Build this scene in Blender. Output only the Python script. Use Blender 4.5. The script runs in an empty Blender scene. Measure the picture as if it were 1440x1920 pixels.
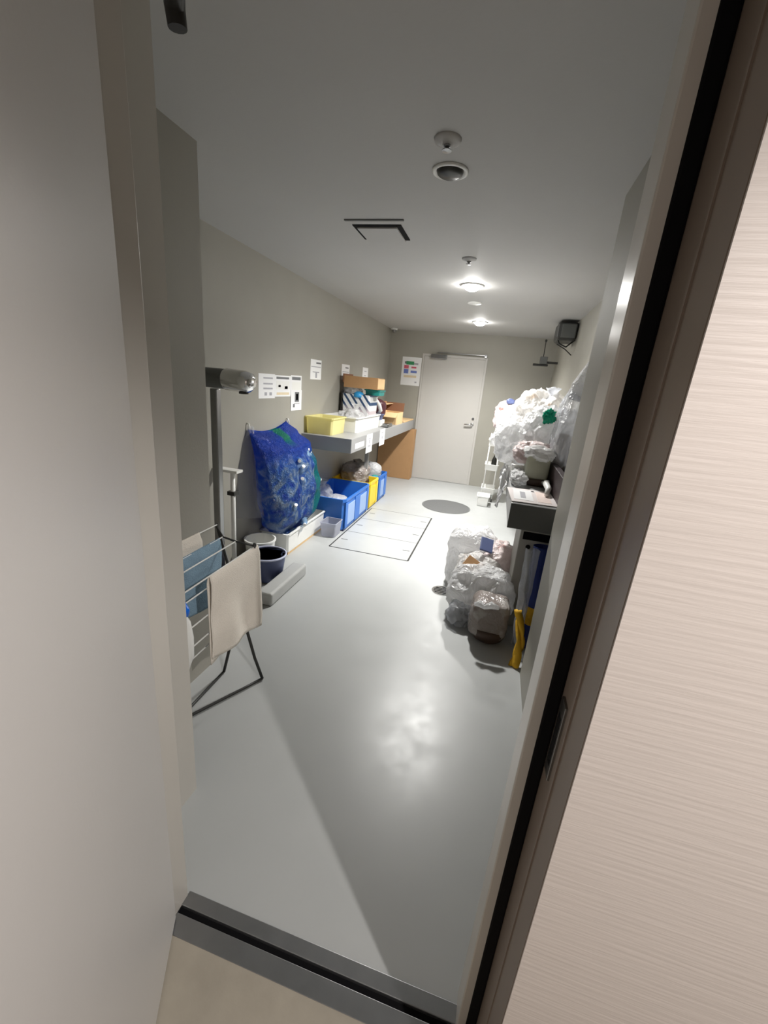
import bpy, bmesh, math, random
from mathutils import Vector, Matrix, noise

random.seed(7)
SC = bpy.context.scene
COL = SC.collection
PI = math.pi

# ---------------------------------------------------------------- camera
H = 1.6
F, YAW, PITCH, ROLL = 783.43, -0.2389, -0.3016, 0.0926
cd = bpy.data.cameras.new('camera')
cam = bpy.data.objects.new('camera', cd)
COL.objects.link(cam)
SC.camera = cam
fwd = Vector((math.sin(YAW)*math.cos(PITCH), math.cos(YAW)*math.cos(PITCH), math.sin(PITCH)))
r0 = Vector((math.cos(YAW), -math.sin(YAW), 0))
u0 = r0.cross(fwd)
r1 = r0*math.cos(ROLL) + u0*math.sin(ROLL)
u1 = -r0*math.sin(ROLL) + u0*math.cos(ROLL)
M = Matrix((r1, u1, -fwd)).transposed().to_4x4()
M.translation = Vector((0, 0, H))
cam.matrix_world = M
cd.sensor_fit = 'VERTICAL'
cd.sensor_height = 36.0
cd.lens = 36.0*F/1920.0
cd.clip_start = 0.01

# ---------------------------------------------------------------- world, light, exposure
w = bpy.data.worlds.new('world'); SC.world = w; w.use_nodes = True
w.node_tree.nodes['Background'].inputs[0].default_value = (0.5, 0.5, 0.52, 1)
w.node_tree.nodes['Background'].inputs[1].default_value = 0.03
SC.view_settings.view_transform = 'Standard'
SC.view_settings.look = 'None'
SC.view_settings.gamma = 1.0
SC.view_settings.use_curve_mapping = False
SC.view_settings.exposure = 0.0

def spot(name, loc, watts, col, size, blend, rad, aim=None):
    l = bpy.data.lights.new(name, 'SPOT')
    l.energy = watts; l.color = col; l.spot_size = size; l.spot_blend = blend; l.shadow_soft_size = rad
    o = bpy.data.objects.new(name, l); COL.objects.link(o); o.location = loc
    if aim is not None:
        o.rotation_euler = (Vector(aim)-Vector(loc)).to_track_quat('-Z', 'Y').to_euler()
    return o
CZ = 2.4445
ROOM_LAMPS = [(-0.39, 4.01), (-0.42, 6.03)]
for k, (x, y) in enumerate(ROOM_LAMPS):
    spot('downlight_lamp', (x, y, CZ-0.05), (470, 320)[k], (1.0, 0.985, 0.955), math.radians(150), 1.0, 0.07)
spot('corridor_lamp', (1.12, -0.345, 2.42), 158, (1.0, 0.955, 0.93), math.radians(147), 0.4, 0.022)

# ---------------------------------------------------------------- materials
def rgb(r, g, b):
    f = lambda c: ((c/255+0.055)/1.055)**2.4 if c > 10 else c/255/12.92
    return (f(r), f(g), f(b), 1)

def mat(name, col, rough=0.5, metal=0.0, var=0.0, vscale=8.0, bump=0.0, bscale=60.0, trans=0.0,
        emit=None, spec=0.5, transl=0.0, stretch=None, coat=0.0):
    m = bpy.data.materials.new(name); m.use_nodes = True
    nt = m.node_tree; N = nt.nodes; L = nt.links
    p = N['Principled BSDF']; out = N['Material Output']
    p.inputs['Base Color'].default_value = col
    p.inputs['Roughness'].default_value = rough
    p.inputs['Metallic'].default_value = metal
    p.inputs['Specular IOR Level'].default_value = spec
    if coat: p.inputs['Coat Weight'].default_value = coat
    tc = N.new('ShaderNodeTexCoord')
    src = tc.outputs['Object']
    if stretch:
        mp = N.new('ShaderNodeMapping'); mp.inputs['Scale'].default_value = stretch
        L.new(src, mp.inputs[0]); src = mp.outputs[0]
    if var:
        n = N.new('ShaderNodeTexNoise'); n.inputs['Scale'].default_value = vscale; n.inputs['Detail'].default_value = 5
        L.new(src, n.inputs['Vector'])
        mx = N.new('ShaderNodeMix'); mx.data_type = 'RGBA'
        mx.inputs[6].default_value = tuple(max(0, c*(1-var)) for c in col[:3])+(1,)
        mx.inputs[7].default_value = tuple(min(1, c*(1+var)) for c in col[:3])+(1,)
        L.new(n.outputs['Fac'], mx.inputs[0]); L.new(mx.outputs[2], p.inputs['Base Color'])
    if bump:
        n2 = N.new('ShaderNodeTexNoise'); n2.inputs['Scale'].default_value = bscale; n2.inputs['Detail'].default_value = 4
        L.new(src, n2.inputs['Vector'])
        b = N.new('ShaderNodeBump'); b.inputs['Strength'].default_value = bump; b.inputs['Distance'].default_value = 0.01
        L.new(n2.outputs['Fac'], b.inputs['Height']); L.new(b.outputs[0], p.inputs['Normal'])
    if emit:
        p.inputs['Emission Color'].default_value = emit[0]; p.inputs['Emission Strength'].default_value = emit[1]
    sh = p.outputs[0]
    if transl:
        t = N.new('ShaderNodeBsdfTranslucent'); t.inputs[0].default_value = col
        mm = N.new('ShaderNodeMixShader'); mm.inputs[0].default_value = transl
        L.new(sh, mm.inputs[1]); L.new(t.outputs[0], mm.inputs[2]); sh = mm.outputs[0]
    if trans:
        t = N.new('ShaderNodeBsdfTransparent')
        t.inputs[0].default_value = tuple(0.4+0.6*c for c in col[:3])+(1,)
        mm = N.new('ShaderNodeMixShader'); mm.inputs[0].default_value = trans
        L.new(sh, mm.inputs[1]); L.new(t.outputs[0], mm.inputs[2]); sh = mm.outputs[0]
    L.new(sh, out.inputs[0])
    return m

def plastic(name, col, trans=0.0, transl=0.35, rough=0.22, scale=14, strength=0.7, spots=None, spot_scale=5, thr=0.6):
    """thin crumpled film: creased bump, part see-through"""
    m = mat(name, col, rough, transl=transl, trans=trans, spec=0.6)
    nt = m.node_tree; N = nt.nodes; L = nt.links; p = N['Principled BSDF']
    tc = N.new('ShaderNodeTexCoord')
    n = N.new('ShaderNodeTexNoise'); n.inputs['Scale'].default_value = scale; n.inputs['Detail'].default_value = 3
    n.inputs['Distortion'].default_value = 1.6
    L.new(tc.outputs['Object'], n.inputs['Vector'])
    s = N.new('ShaderNodeMath'); s.operation = 'SUBTRACT'; s.inputs[1].default_value = 0.5
    a = N.new('ShaderNodeMath'); a.operation = 'ABSOLUTE'
    L.new(n.outputs['Fac'], s.inputs[0]); L.new(s.outputs[0], a.inputs[0])
    b = N.new('ShaderNodeBump'); b.inputs['Strength'].default_value = strength; b.inputs['Distance'].default_value = 0.06
    L.new(a.outputs[0], b.inputs['Height']); L.new(b.outputs[0], p.inputs['Normal'])
    if spots:
        n3 = N.new('ShaderNodeTexNoise'); n3.inputs['Scale'].default_value = spot_scale; n3.inputs['Detail'].default_value = 2
        L.new(tc.outputs['Object'], n3.inputs['Vector'])
        cr = N.new('ShaderNodeValToRGB'); cr.color_ramp.elements[0].position = thr-0.04; cr.color_ramp.elements[1].position = thr+0.04
        cr.color_ramp.elements[0].color = col; cr.color_ramp.elements[1].color = spots
        L.new(n3.outputs['Fac'], cr.inputs[0]); L.new(cr.outputs[0], p.inputs['Base Color'])
    return m

mt = {}
mt['wall'] = mat('wall_grey_paint', rgb(162, 159, 149), 0.55, var=0.06, vscale=3, bump=0.06, bscale=90)
mt['wallw'] = mat('white_wallcovering', rgb(204, 195, 188), 0.5, var=0.04, vscale=6, bump=0.12, bscale=7, stretch=(1.0, 1, 22))
mt['ceil'] = mat('ceiling_board', rgb(192, 191, 189), 0.7, var=0.03, vscale=2, bump=0.04, bscale=50)
mt['floor'] = mat('grey_epoxy_floor', rgb(172, 174, 173), 0.36, var=0.045, vscale=3.5, bump=0.03, bscale=12, spec=0.5)
def worn(m, a, b, scale):
    nt = m.node_tree; N = nt.nodes; L = nt.links; p = N['Principled BSDF']
    tc = N.new('ShaderNodeTexCoord'); n = N.new('ShaderNodeTexNoise'); n.inputs['Scale'].default_value = scale; n.inputs['Detail'].default_value = 6
    n.inputs['Roughness'].default_value = 0.65
    L.new(tc.outputs['Object'], n.inputs['Vector'])
    q = N.new('ShaderNodeMapRange'); q.inputs[1].default_value = 0.35; q.inputs[2].default_value = 0.65; q.inputs[3].default_value = a; q.inputs[4].default_value = b
    L.new(n.outputs['Fac'], q.inputs[0]); L.new(q.outputs[0], p.inputs['Roughness'])
worn(mt['floor'], 0.32, 0.41, 6)
mt['stone'] = mat('beige_stone_tile', rgb(158, 150, 136), 0.5, var=0.3, vscale=7, bump=0.08, bscale=40)
mt['leaf'] = mat('door_leaf_paint', rgb(208, 204, 200), 0.42, var=0.03, vscale=3, bump=0.03, bscale=120)
mt['door'] = mat('far_door_paint', rgb(196, 193, 188), 0.42, var=0.02)
mt['brown'] = mat('brown_frame_paint', rgb(138, 124, 112), 0.4, var=0.05, vscale=20)
mt['frame'] = mat('pale_frame_paint', rgb(204, 200, 192), 0.28, var=0.03)
mt['rubber'] = mat('black_rubber', rgb(8, 8, 11), 0.8, spec=0.2, var=0.1)
mt['steel'] = mat('brushed_steel', rgb(150, 150, 150), 0.28, 1.0, var=0.1, vscale=20, stretch=(1, 30, 1))
mt['steeld'] = mat('dull_dark_steel', rgb(150, 151, 152), 0.3, 0.9, var=0.15, vscale=14)
mt['chrome'] = mat('bright_chrome', rgb(225, 225, 225), 0.12, 1.0)
mt['dark'] = mat('dark_grey_metal', rgb(52, 52, 50), 0.45, 0.3, var=0.1)
mt['greym'] = mat('grey_painted_metal', rgb(96, 98, 96), 0.5, var=0.05)
mt['counter'] = mat('grey_counter_laminate', rgb(150, 150, 150), 0.35, var=0.04)
mt['counterd'] = mat('charcoal_counter_panel', rgb(84, 86, 84), 0.45, var=0.05)
mt['white'] = mat('white_plastic', rgb(236, 236, 232), 0.35, var=0.02)
mt['cream'] = mat('cream_towel', rgb(238, 230, 218), 0.9, var=0.04, vscale=30, bump=0.4, bscale=220)
mt['bluecloth'] = mat('grey_blue_cloth', rgb(132, 160, 180), 0.9, var=0.25, vscale=14, bump=0.5, bscale=160)
mt['yellowt'] = mat('yellow_translucent_plastic', rgb(250, 243, 188), 0.3, transl=0.45, trans=0.12, var=0.08, vscale=8)
mt['blue'] = mat('bright_blue_crate', rgb(44, 112, 200), 0.4, var=0.07, vscale=12)
mt['bluelt'] = mat('pale_blue_crate_inset', rgb(150, 178, 222), 0.4, var=0.08, vscale=20)
mt['yellow'] = mat('yellow_crate', rgb(240, 208, 40), 0.4, var=0.05)
mt['yellowc'] = mat('yellow_cloth', rgb(226, 176, 36), 0.7, var=0.2, vscale=18, bump=0.4, bscale=60)
mt['card'] = mat('brown_cardboard', rgb(178, 138, 96), 0.8, var=0.08, vscale=12, bump=0.05, bscale=60)
mt['cardlt'] = mat('tan_cardboard', rgb(224, 190, 142), 0.8, var=0.06, vscale=12)
mt['cardd'] = mat('dark_brown_cardboard', rgb(132, 92, 66), 0.8, var=0.08)
mt['paper'] = mat('white_paper', rgb(240, 240, 240), 0.7, var=0.02)
mt['ink'] = mat('grey_ink', rgb(172, 172, 178), 0.7)
mt['inkd'] = mat('dark_ink', rgb(112, 114, 116), 0.7)
mt['inkg'] = mat('green_ink', rgb(60, 146, 96), 0.7, var=0.2, vscale=60)
mt['inkr'] = mat('pink_red_ink', rgb(214, 100, 120), 0.7, var=0.2, vscale=60)
mt['inkb'] = mat('blue_ink', rgb(110, 128, 196), 0.7, var=0.2, vscale=60)
mt['inko'] = mat('ochre_ink', rgb(228, 212, 180), 0.7, var=0.1, vscale=60)
mt['navy'] = mat('navy_plastic', rgb(48, 56, 96), 0.35, var=0.1)
mt['navyin'] = mat('navy_bucket', rgb(84, 94, 132), 0.45, var=0.1)
mt['navycloth'] = mat('navy_blue_fabric', rgb(28, 52, 128), 0.55, var=0.2, vscale=10, bump=0.3, bscale=30)
mt['teal'] = mat('teal_plastic', rgb(28, 136, 130), 0.4, var=0.1)
mt['green'] = plastic('green_film', rgb(0, 190, 150), 0.0, 0.2, scale=24)
mt['sky'] = mat('light_blue_plastic', rgb(52, 150, 208), 0.35, var=0.08)
mt['capblue'] = mat('vivid_blue_plastic', rgb(10, 110, 225), 0.35)
mt['kerb'] = mat('kerb_coating', rgb(176, 177, 175), 0.4, var=0.05, vscale=12)
mt['pbag'] = plastic('white_film', rgb(238, 238, 238), 0.04, 0.5, scale=9, strength=1.0)
mt['pbag2'] = plastic('white_film_with_rubbish', rgb(236, 234, 231), 0.04, 0.45, scale=9, spots=rgb(170, 140, 110), spot_scale=6, thr=0.66)
mt['pbagp'] = plastic('pinkish_film', rgb(226, 212, 210), 0.08, 0.3, spots=rgb(190, 120, 110), spot_scale=8, thr=0.64)
mt['pclear'] = plastic('clear_film', rgb(236, 238, 242), 0.62, 0.3, rough=0.15, scale=10)
mt['pclear2'] = plastic('very_clear_film', rgb(236, 238, 242), 0.78, 0.3, rough=0.12, scale=12)
mt['pgrey'] = plastic('grey_brown_film', rgb(150, 140, 134), 0.05, 0.15, scale=10, strength=0.5, spots=rgb(176, 170, 164), spot_scale=9, thr=0.55)
mt['pbin'] = mat('clear_bin_plastic', rgb(214, 216, 226), 0.2, trans=0.5, transl=0.2)
mt['maroon'] = mat('dark_maroon_plastic', rgb(74, 34, 42), 0.45, var=0.2)
mt['darkstrip'] = mat('blackish_maroon', rgb(44, 28, 31), 0.5)
mt['pink'] = mat('pink_red_plastic', rgb(226, 96, 100), 0.5)
mt['soil'] = mat('dark_brown_pot', rgb(70, 52, 42), 0.5, var=0.25, vscale=14)
mt['olive'] = mat('olive_grey_plastic', rgb(224, 226, 208), 0.3, trans=0.2, transl=0.4, var=0.2, vscale=14)
mt['bottle'] = mat('clear_bottle_plastic', rgb(160, 196, 228), 0.08, trans=0.55, spec=0.9)
mt['lamp'] = mat('lamp_diffuser', rgb(255, 253, 245), 0.5, emit=((1, 0.985, 0.95, 1), 190.0))
mt['lampoff'] = mat('unlit_lamp_recess', rgb(60, 60, 58), 0.35, 0.4)

# blue rubbish bag: blue film with a green stripe printed down one side and a green patch near the mouth
def blue_bag_material():
    m = plastic('blue_green_film', rgb(30, 76, 190), 0.16, 0.4, rough=0.14, scale=22, strength=1.0)
    nt = m.node_tree; N = nt.nodes; L = nt.links; p = N['Principled BSDF']
    tc = N.new('ShaderNodeTexCoord'); sx = N.new('ShaderNodeSeparateXYZ'); L.new(tc.outputs['Object'], sx.inputs[0])
    n = N.new('ShaderNodeTexNoise'); n.inputs['Scale'].default_value = 9; n.inputs['Detail'].default_value = 5; n.inputs['Distortion'].default_value = 1.0
    L.new(tc.outputs['Object'], n.inputs['Vector'])
    cr = N.new('ShaderNodeValToRGB'); e = cr.color_ramp.elements
    e[0].position = 0.34; e[0].color = rgb(24, 70, 190); e[1].position = 0.60; e[1].color = rgb(168, 196, 220)
    el = e.new(0.48); el.color = rgb(74, 128, 200)
    L.new(n.outputs['Fac'], cr.inputs[0])
    # plain film (no bottles pressed against it) above the fill
    def ramp(sock, a, b):
        q = N.new('ShaderNodeMapRange'); q.inputs[1].default_value = a; q.inputs[2].default_value = b
        L.new(sock, q.inputs[0]); return q.outputs[0]
    def mul(a, b):
        q = N.new('ShaderNodeMath'); q.operation = 'MULTIPLY'; L.new(a, q.inputs[0]); L.new(b, q.inputs[1]); return q.outputs[0]
    def mix(f, a, b):
        q = N.new('ShaderNodeMix'); q.data_type = 'RGBA'; L.new(f, q.inputs[0])
        if isinstance(a, tuple): q.inputs[6].default_value = a
        else: L.new(a, q.inputs[6])
        q.inputs[7].default_value = b
        return q.outputs[2]
    top = ramp(sx.outputs[2], 0.62, 0.76)
    c = mix(top, cr.outputs[0], rgb(34, 84, 206))
    stripe = mul(ramp(sx.outputs[1], 0.13, 0.19), ramp(sx.outputs[2], 0.72, 0.60))
    c = mix(stripe, c, rgb(12, 150, 140))
    patch = mul(mul(ramp(sx.outputs[1], -0.14, -0.11), ramp(sx.outputs[1], 0.02, -0.01)), ramp(sx.outputs[2], 0.78, 0.84))
    c = mix(patch, c, rgb(20, 160, 110))
    L.new(c, p.inputs['Base Color'])
    return m
mt['bluebag'] = blue_bag_material()

# ---------------------------------------------------------------- mesh helpers
def B(): return bmesh.new()

def box(bm, x0, x1, y0, y1, z0, z1, bev=0.0, seg=2, mtx=None, taper=None):
    vs = [bm.verts.new((x, y, z)) for z in (z0, z1) for y in (y0, y1) for x in (x0, x1)]
    if taper:
        cx, cy = (x0+x1)/2, (y0+y1)/2
        for v in vs[:4]:
            v.co.x = cx+(v.co.x-cx)*taper; v.co.y = cy+(v.co.y-cy)*taper
    fs = [(0, 2, 3, 1), (4, 5, 7, 6), (0, 1, 5, 4), (2, 6, 7, 3), (0, 4, 6, 2), (1, 3, 7, 5)]
    F_ = [bm.faces.new([vs[i] for i in f]) for f in fs]
    if bev:
        ed = {e for f in F_ for e in f.edges}
        r = bmesh.ops.bevel(bm, geom=list(ed), offset=bev, segments=seg, affect='EDGES', profile=0.5)
        vs = list({v for f in r['faces'] for v in f.verts} | {v for v in vs if v.is_valid})
    if mtx is not None:
        bmesh.ops.transform(bm, matrix=mtx, verts=[v for v in vs if v.is_valid])
    return bm

def openbox(bm, x0, x1, y0, y1, z0, z1, t=0.006, taper=0.94, rim=0.012, rimh=0.012):
    """tray or tub: outer shell, inner shell, floor and a turned rim"""
    cx, cy = (x0+x1)/2, (y0+y1)/2
    def ring(z, s, off):
        hx, hy = (x1-x0)/2*s+off, (y1-y0)/2*s+off
        c = min(hx, hy)*0.12
        pts = [(-hx+c, -hy), (hx-c, -hy), (hx, -hy+c), (hx, hy-c), (hx-c, hy), (-hx+c, hy), (-hx, hy-c), (-hx, -hy+c)]
        return [bm.verts.new((cx+a, cy+b, z)) for a, b in pts]
    zr = z1-rimh
    rings = [ring(z0, taper, 0), ring(zr, 1, 0), ring(zr, 1, rim), ring(z1, 1, rim), ring(z1, 1, -t), ring(z0+t, taper, -t)]
    for a, b in zip(rings, rings[1:]):
        for i in range(8):
            j = (i+1) % 8
            bm.faces.new((a[i], a[j], b[j], b[i]))
    bm.faces.new(rings[0][::-1]); bm.faces.new(rings[-1])
    return bm

def tube(bm, pts, r, n=10, caps=True):
    pts = [Vector(p) for p in pts]
    rr = r if isinstance(r, (list, tuple)) else [r]*len(pts)
    rings = []; up = None
    for i, p in enumerate(pts):
        d = (pts[min(i+1, len(pts)-1)]-pts[max(i-1, 0)]).normalized()
        if up is None: up = Vector((0, 0, 1)) if abs(d.z) < 0.9 else Vector((1, 0, 0))
        a = d.cross(up).normalized(); b = a.cross(d).normalized(); up = b
        rings.append([bm.verts.new(p+a*rr[i]*math.cos(2*PI*k/n)+b*rr[i]*math.sin(2*PI*k/n)) for k in range(n)])
    for A, C in zip(rings, rings[1:]):
        for k in range(n):
            bm.faces.new((A[k], A[(k+1) % n], C[(k+1) % n], C[k]))
    if caps:
        bm.faces.new(rings[0][::-1]); bm.faces.new(rings[-1])
    return bm

def lathe(bm, prof, c=(0, 0, 0), n=28, mtx=None, sy=1.0):
    rings = []
    for r, z in prof:
        rings.append([bm.verts.new((r*math.cos(2*PI*k/n), sy*r*math.sin(2*PI*k/n), z)) for k in range(n)])
    for A, C in zip(rings, rings[1:]):
        for k in range(n):
            bm.faces.new((A[k], A[(k+1) % n], C[(k+1) % n], C[k]))
    if prof[0][0] > 1e-6: bm.faces.new(rings[0][::-1])
    if prof[-1][0] > 1e-6: bm.faces.new(rings[-1])
    vs = [v for r in rings for v in r]
    if mtx is not None: bmesh.ops.transform(bm, matrix=mtx, verts=vs)
    bmesh.ops.translate(bm, vec=c, verts=vs)
    return bm

def ridged(p, seed, f):
    s = 0; a = 1; t = 0
    for o in range(2):
        q = Vector(p)*f*(1.9**o)+Vector((seed*3.1, seed*7.7, seed*1.3))
        s += a*(1-abs(noise.noise(q))*2); t += a; a *= 0.5
    return s/t

def blob(bm, c, r, seed=1, amp=0.16, f=1.6, sq=2.6, flat=True, sub=5, pinch=0.0, rz=0.0, bulge=0.0):
    """a filled, creased film bag: rounded block pushed about by ridged noise, flat where it rests"""
    s = bmesh.ops.create_icosphere(bm, subdivisions=sub, radius=1.0)
    R = Matrix.Rotation(rz, 3, 'Z')
    for v in s['verts']:
        d = v.co.normalized()
        k = (abs(d.x)**sq+abs(d.y)**sq+abs(d.z)**sq)**(-1/sq)
        p = d*k
        n = ridged(d, seed, f)-0.55 + 0.5*noise.noise(d*1.3+Vector((seed, 2*seed, 0)))
        p = p*(1+amp*n)
        if pinch:
            t = max(0, p.z)
            p.x *= 1-pinch*t*t; p.y *= 1-pinch*t*t
        q = Vector((p.x*r[0], p.y*r[1], p.z*r[2]))
        if flat and q.z < -r[2]*0.86: q.z = -r[2]*0.86+(q.z+r[2]*0.86)*0.05
        q = R @ q
        v.co = q+Vector((c[0], c[1], c[2]+(r[2]*0.87 if flat else 0)))
    return bm

def tuft(bm, c, h, r, seed=1, lean=(0, 0), n=14):
    """twisted or knotted neck of a film bag opening into a frill"""
    rings = []
    prof = [(1.2, 0.0), (0.42, 0.25), (0.34, 0.4), (0.75, 0.7), (1.25, 1.0)]
    for i, (k, z) in enumerate(prof):
        ring = []
        for j in range(n):
            a = 2*PI*j/n
            rad = r*k*(1+0.45*noise.noise(Vector((math.cos(a)*2, math.sin(a)*2, seed+i*0.7))))
            zz = c[2]+h*z*(1+(0.25*noise.noise(Vector((a, seed, 3))) if i > 2 else 0))
            ring.append(bm.verts.new((c[0]+lean[0]*z+rad*math.cos(a), c[1]+lean[1]*z+rad*math.sin(a), zz)))
        rings.append(ring)
    for A, C in zip(rings, rings[1:]):
        for k in range(n): bm.faces.new((A[k], A[(k+1) % n], C[(k+1) % n], C[k]))
    return bm

def sheet(bm, fn, nu, nv):
    g = [[bm.verts.new(fn(i/nu, j/nv)) for j in range(nv+1)] for i in range(nu+1)]
    for i in range(nu):
        for j in range(nv):
            bm.faces.new((g[i][j], g[i+1][j], g[i+1][j+1], g[i][j+1]))
    return bm

def thicken(o, t):
    md = o.modifiers.new('thickness', 'SOLIDIFY'); md.thickness = t; md.offset = 0
    return o

def obj(name, bm, m, parent=None, loc=(0, 0, 0), smooth=False):
    """links bm (made in room coordinates) as one mesh object with its origin at loc (or at its parents' origin)"""
    base = Vector(loc)
    if parent is not None:
        base = Vector((0, 0, 0)); p = parent
        while p is not None:
            base = base+p.location; p = p.parent
    bmesh.ops.translate(bm, vec=-base, verts=bm.verts)
    bmesh.ops.recalc_face_normals(bm, faces=bm.faces)
    me = bpy.data.meshes.new(name); bm.to_mesh(me); bm.free()
    if smooth:
        for p_ in me.polygons: p_.use_smooth = True
    me.materials.append(m)
    o = bpy.data.objects.new(name, me); COL.objects.link(o)
    if parent is not None: o.parent = parent
    else: o.location = loc
    return o

def smooth_by_angle(o, a=40):
    me = o.data
    me.polygons.foreach_set('use_smooth', [True]*len(me.polygons))
    bm = bmesh.new(); bm.from_mesh(me)
    for e in bm.edges:
        if len(e.link_faces) == 2 and e.calc_face_angle(0) > math.radians(a): e.smooth = False
    bm.to_mesh(me); bm.free()
    return o

def tag(o, label, cat, group=None, kind=None):
    o['label'] = label; o['category'] = cat
    if group: o['group'] = group
    if kind: o['kind'] = kind
    return o

def thing(name, label, cat, loc, group=None):
    o = bpy.data.objects.new(name, None); COL.objects.link(o); o.location = loc
    o.empty_display_size = 0.05
    return tag(o, label, cat, group)

def struct(name, bm, m, parent=None, loc=(0, 0, 0), smooth=False):
    o = obj(name, bm, m, parent, loc, smooth)
    if parent is None: o['kind'] = 'structure'
    return o

# ---------------------------------------------------------------- room shell
XL, XR, YB, CZT = -1.943, 0.712, 7.32, CZ
struct('floor', box(B(), XL-0.1, XR+0.1, 0.745, YB+0.1, -0.1, 0), mt['floor'])
struct('ceiling', box(B(), XL-0.1, XR+0.1, 0.745, YB+0.1, CZT, CZT+0.1), mt['ceil'])
wl = struct('wall_left', box(B(), XL-0.1, XL, 0.9, YB+0.1, 0, CZT), mt['wall'])
struct('pillar', box(B(), XL, -1.33, 1.05, 1.742, 0, CZT), mt['wall'], wl)
wr = struct('wall_right', box(B(), XR, XR+0.1, 0.9, YB+0.1, 0, CZT), mt['wall'])
struct('pillar', box(B(), 0.373, XR, 0.9, 2.285, 0, CZT), mt['wall'], wr)
bm = B()
DX0, DX1, DZ = -1.335, -0.335, 2.072
box(bm, XL, DX0, YB, YB+0.1, 0, CZT); box(bm, DX1, XR, YB, YB+0.1, 0, CZT); box(bm, DX0, DX1, YB, YB+0.1, DZ, CZT)
struct('wall_back', bm, mt['wall'])
# the wall around the entrance, corridor side white
HX0, HX1, HZ = -0.70, 0.193, 2.34
bm = B()
box(bm, -2.6, HX0-0.02, 0.60, 0.741, 0, 2.6); box(bm, XL-0.1, -0.92, 0.741, 1.05, 0, 2.6)
box(bm, HX1+0.015, 2.6, 0.60, 0.90, 0, 2.6); box(bm, HX0-0.02, HX1+0.015, 0.60, 0.775, HZ+0.02, 2.6)
struct('wall_front', bm, mt['wall'])
bm = B()
box(bm, -2.6, HX0-0.012, 0.534, 0.60, 0, 2.6); box(bm, HX1-0.002, 2.6, 0.533, 0.5365, 0, 2.6); box(bm, HX1+0.021, 2.6, 0.5365, 0.60, 0, 2.6); box(bm, HX0-0.012, HX1+0.004, 0.534, 0.60, HZ+0.01, 2.6)
struct('wall_corridor', bm, mt['wallw'])
struct('floor_corridor', box(B(), -2.6, 2.6, -1.5, 0.645, -0.1, 0), mt['stone'])
struct('ceiling_corridor', box(B(), -2.6, 2.6, -1.5, 0.6, 2.45, 2.55), mt['ceil'])
struct('wall_corridor_rear', box(B(), -2.6, 2.6, -1.6, -1.5, 0, 2.55), mt['wallw'])

# entrance frame
bm = B()
box(bm, HX1-0.003, HX1+0.02, 0.537, 0.612, 0, HZ)
box(bm, HX1, HX1+0.02, 0.612, 0.702, 0, HZ)
box(bm, HX1-0.0055, HX1+0.01, 0.609, 0.614, 0, HZ)
tr = struct('trim_1', bm, mt['brown'])
bm = B(); box(bm, 0.148, 0.172, 0.700, 0.778, 0, HZ, 0.003); box(bm, 0.171, 0.207, 0.716, 0.778, 0, HZ)
struct('door_stop', bm, mt['frame'], tr)
struct('rubber_seal', box(B(), 0.168, HX1, 0.697, 0.716, 0, HZ, 0.004), mt['rubber'], tr)
sp = struct('strike_plate', box(B(), HX1-0.0045, HX1+0.004, 0.648, 0.682, 0.94, 1.10, 0.001), mt['steel'], tr)
struct('latch_hole', box(B(), HX1-0.005, HX1+0.004, 0.656, 0.676, 0.965, 1.07), mt['rubber'], tr)
bm = B()
box(bm, HX0-0.03, HX0, 0.533, 0.742, 0, HZ, 0.002)
struct('trim_2', bm, mt['frame'])
bm = B()
box(bm, HX0-0.03, HX1+0.02, 0.533, 0.70, HZ-0.0, HZ+0.03); box(bm, HX0, 0.16, 0.70, 0.77, HZ-0.012, HZ+0.03)
struct('trim_3', bm, mt['brown'])
struct('trim_5', box(B(), -0.925, -0.914, 0.742, 1.052, 0, CZ), mt['frame'])
# threshold: steel sill, black groove, lower steel strip
bm = B()
box(bm, HX0, 0.172, 0.712, 0.752, -0.02, 0.006, 0.002); box(bm, HX0, 0.19, 0.645, 0.695, -0.02, 0.001, 0.001)
th = struct('trim_4', bm, mt['steeld'])
struct('groove', box(B(), HX0, HX1, 0.695, 0.712, -0.03, -0.006), mt['rubber'], th)

# entrance door, standing ajar towards the viewer
hd = Vector((0.483, -0.8756, 0)); hn = Vector((0.8756, 0.483, 0))
hinge = Vector((HX0+0.006, 0.682, 0))
LW, LT = 0.86, 0.04
def leafpt(s, t, z): return hinge+hd*s-hn*t+Vector((0, 0, z))
bm = B()
vs = [bm.verts.new(leafpt(s, t, z)) for z in (0.008, 2.325) for t in (0, LT) for s in (0.0, LW)]
for f in [(0, 2, 3, 1), (4, 5, 7, 6), (0, 1, 5, 4), (2, 6, 7, 3), (0, 4, 6, 2), (1, 3, 7, 5)]: bm.faces.new([vs[i] for i in f])
bmesh.ops.bevel(bm, geom=list(bm.edges), offset=0.0015, segments=2, affect='EDGES')
d1 = struct('door_1', bm, mt['leaf'], loc=tuple(hinge))
bm = B()
a = Vector((-0.56, 0.70, 2.145)); tube(bm, [(-0.475, 0.60, 2.09), (-0.505, 0.63, 2.085), (-0.528, 0.655, 2.075), (-0.527, 0.658, 2.052)], [0.011, 0.012, 0.014, 0.013], 12)
tube(bm, [(-0.475, 0.60, 2.09), (-0.44, 0.50, 2.19), leafpt(0.30, -0.02, 2.26)], 0.011, 10)
o = struct('closer_arm', bm, mt['dark'], d1); smooth_by_angle(o)
bm = B(); box(bm, -0.11, 0.11, -0.022, 0.022, -0.03, 0.03, 0.006, 2,
   Matrix.Translation(leafpt(0.36, -0.024, 2.26)) @ Matrix((hd, hn, Vector((0, 0, 1)))).transposed().to_4x4())
struct('closer_body', bm, mt['dark'], d1)
bm = B()
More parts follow.
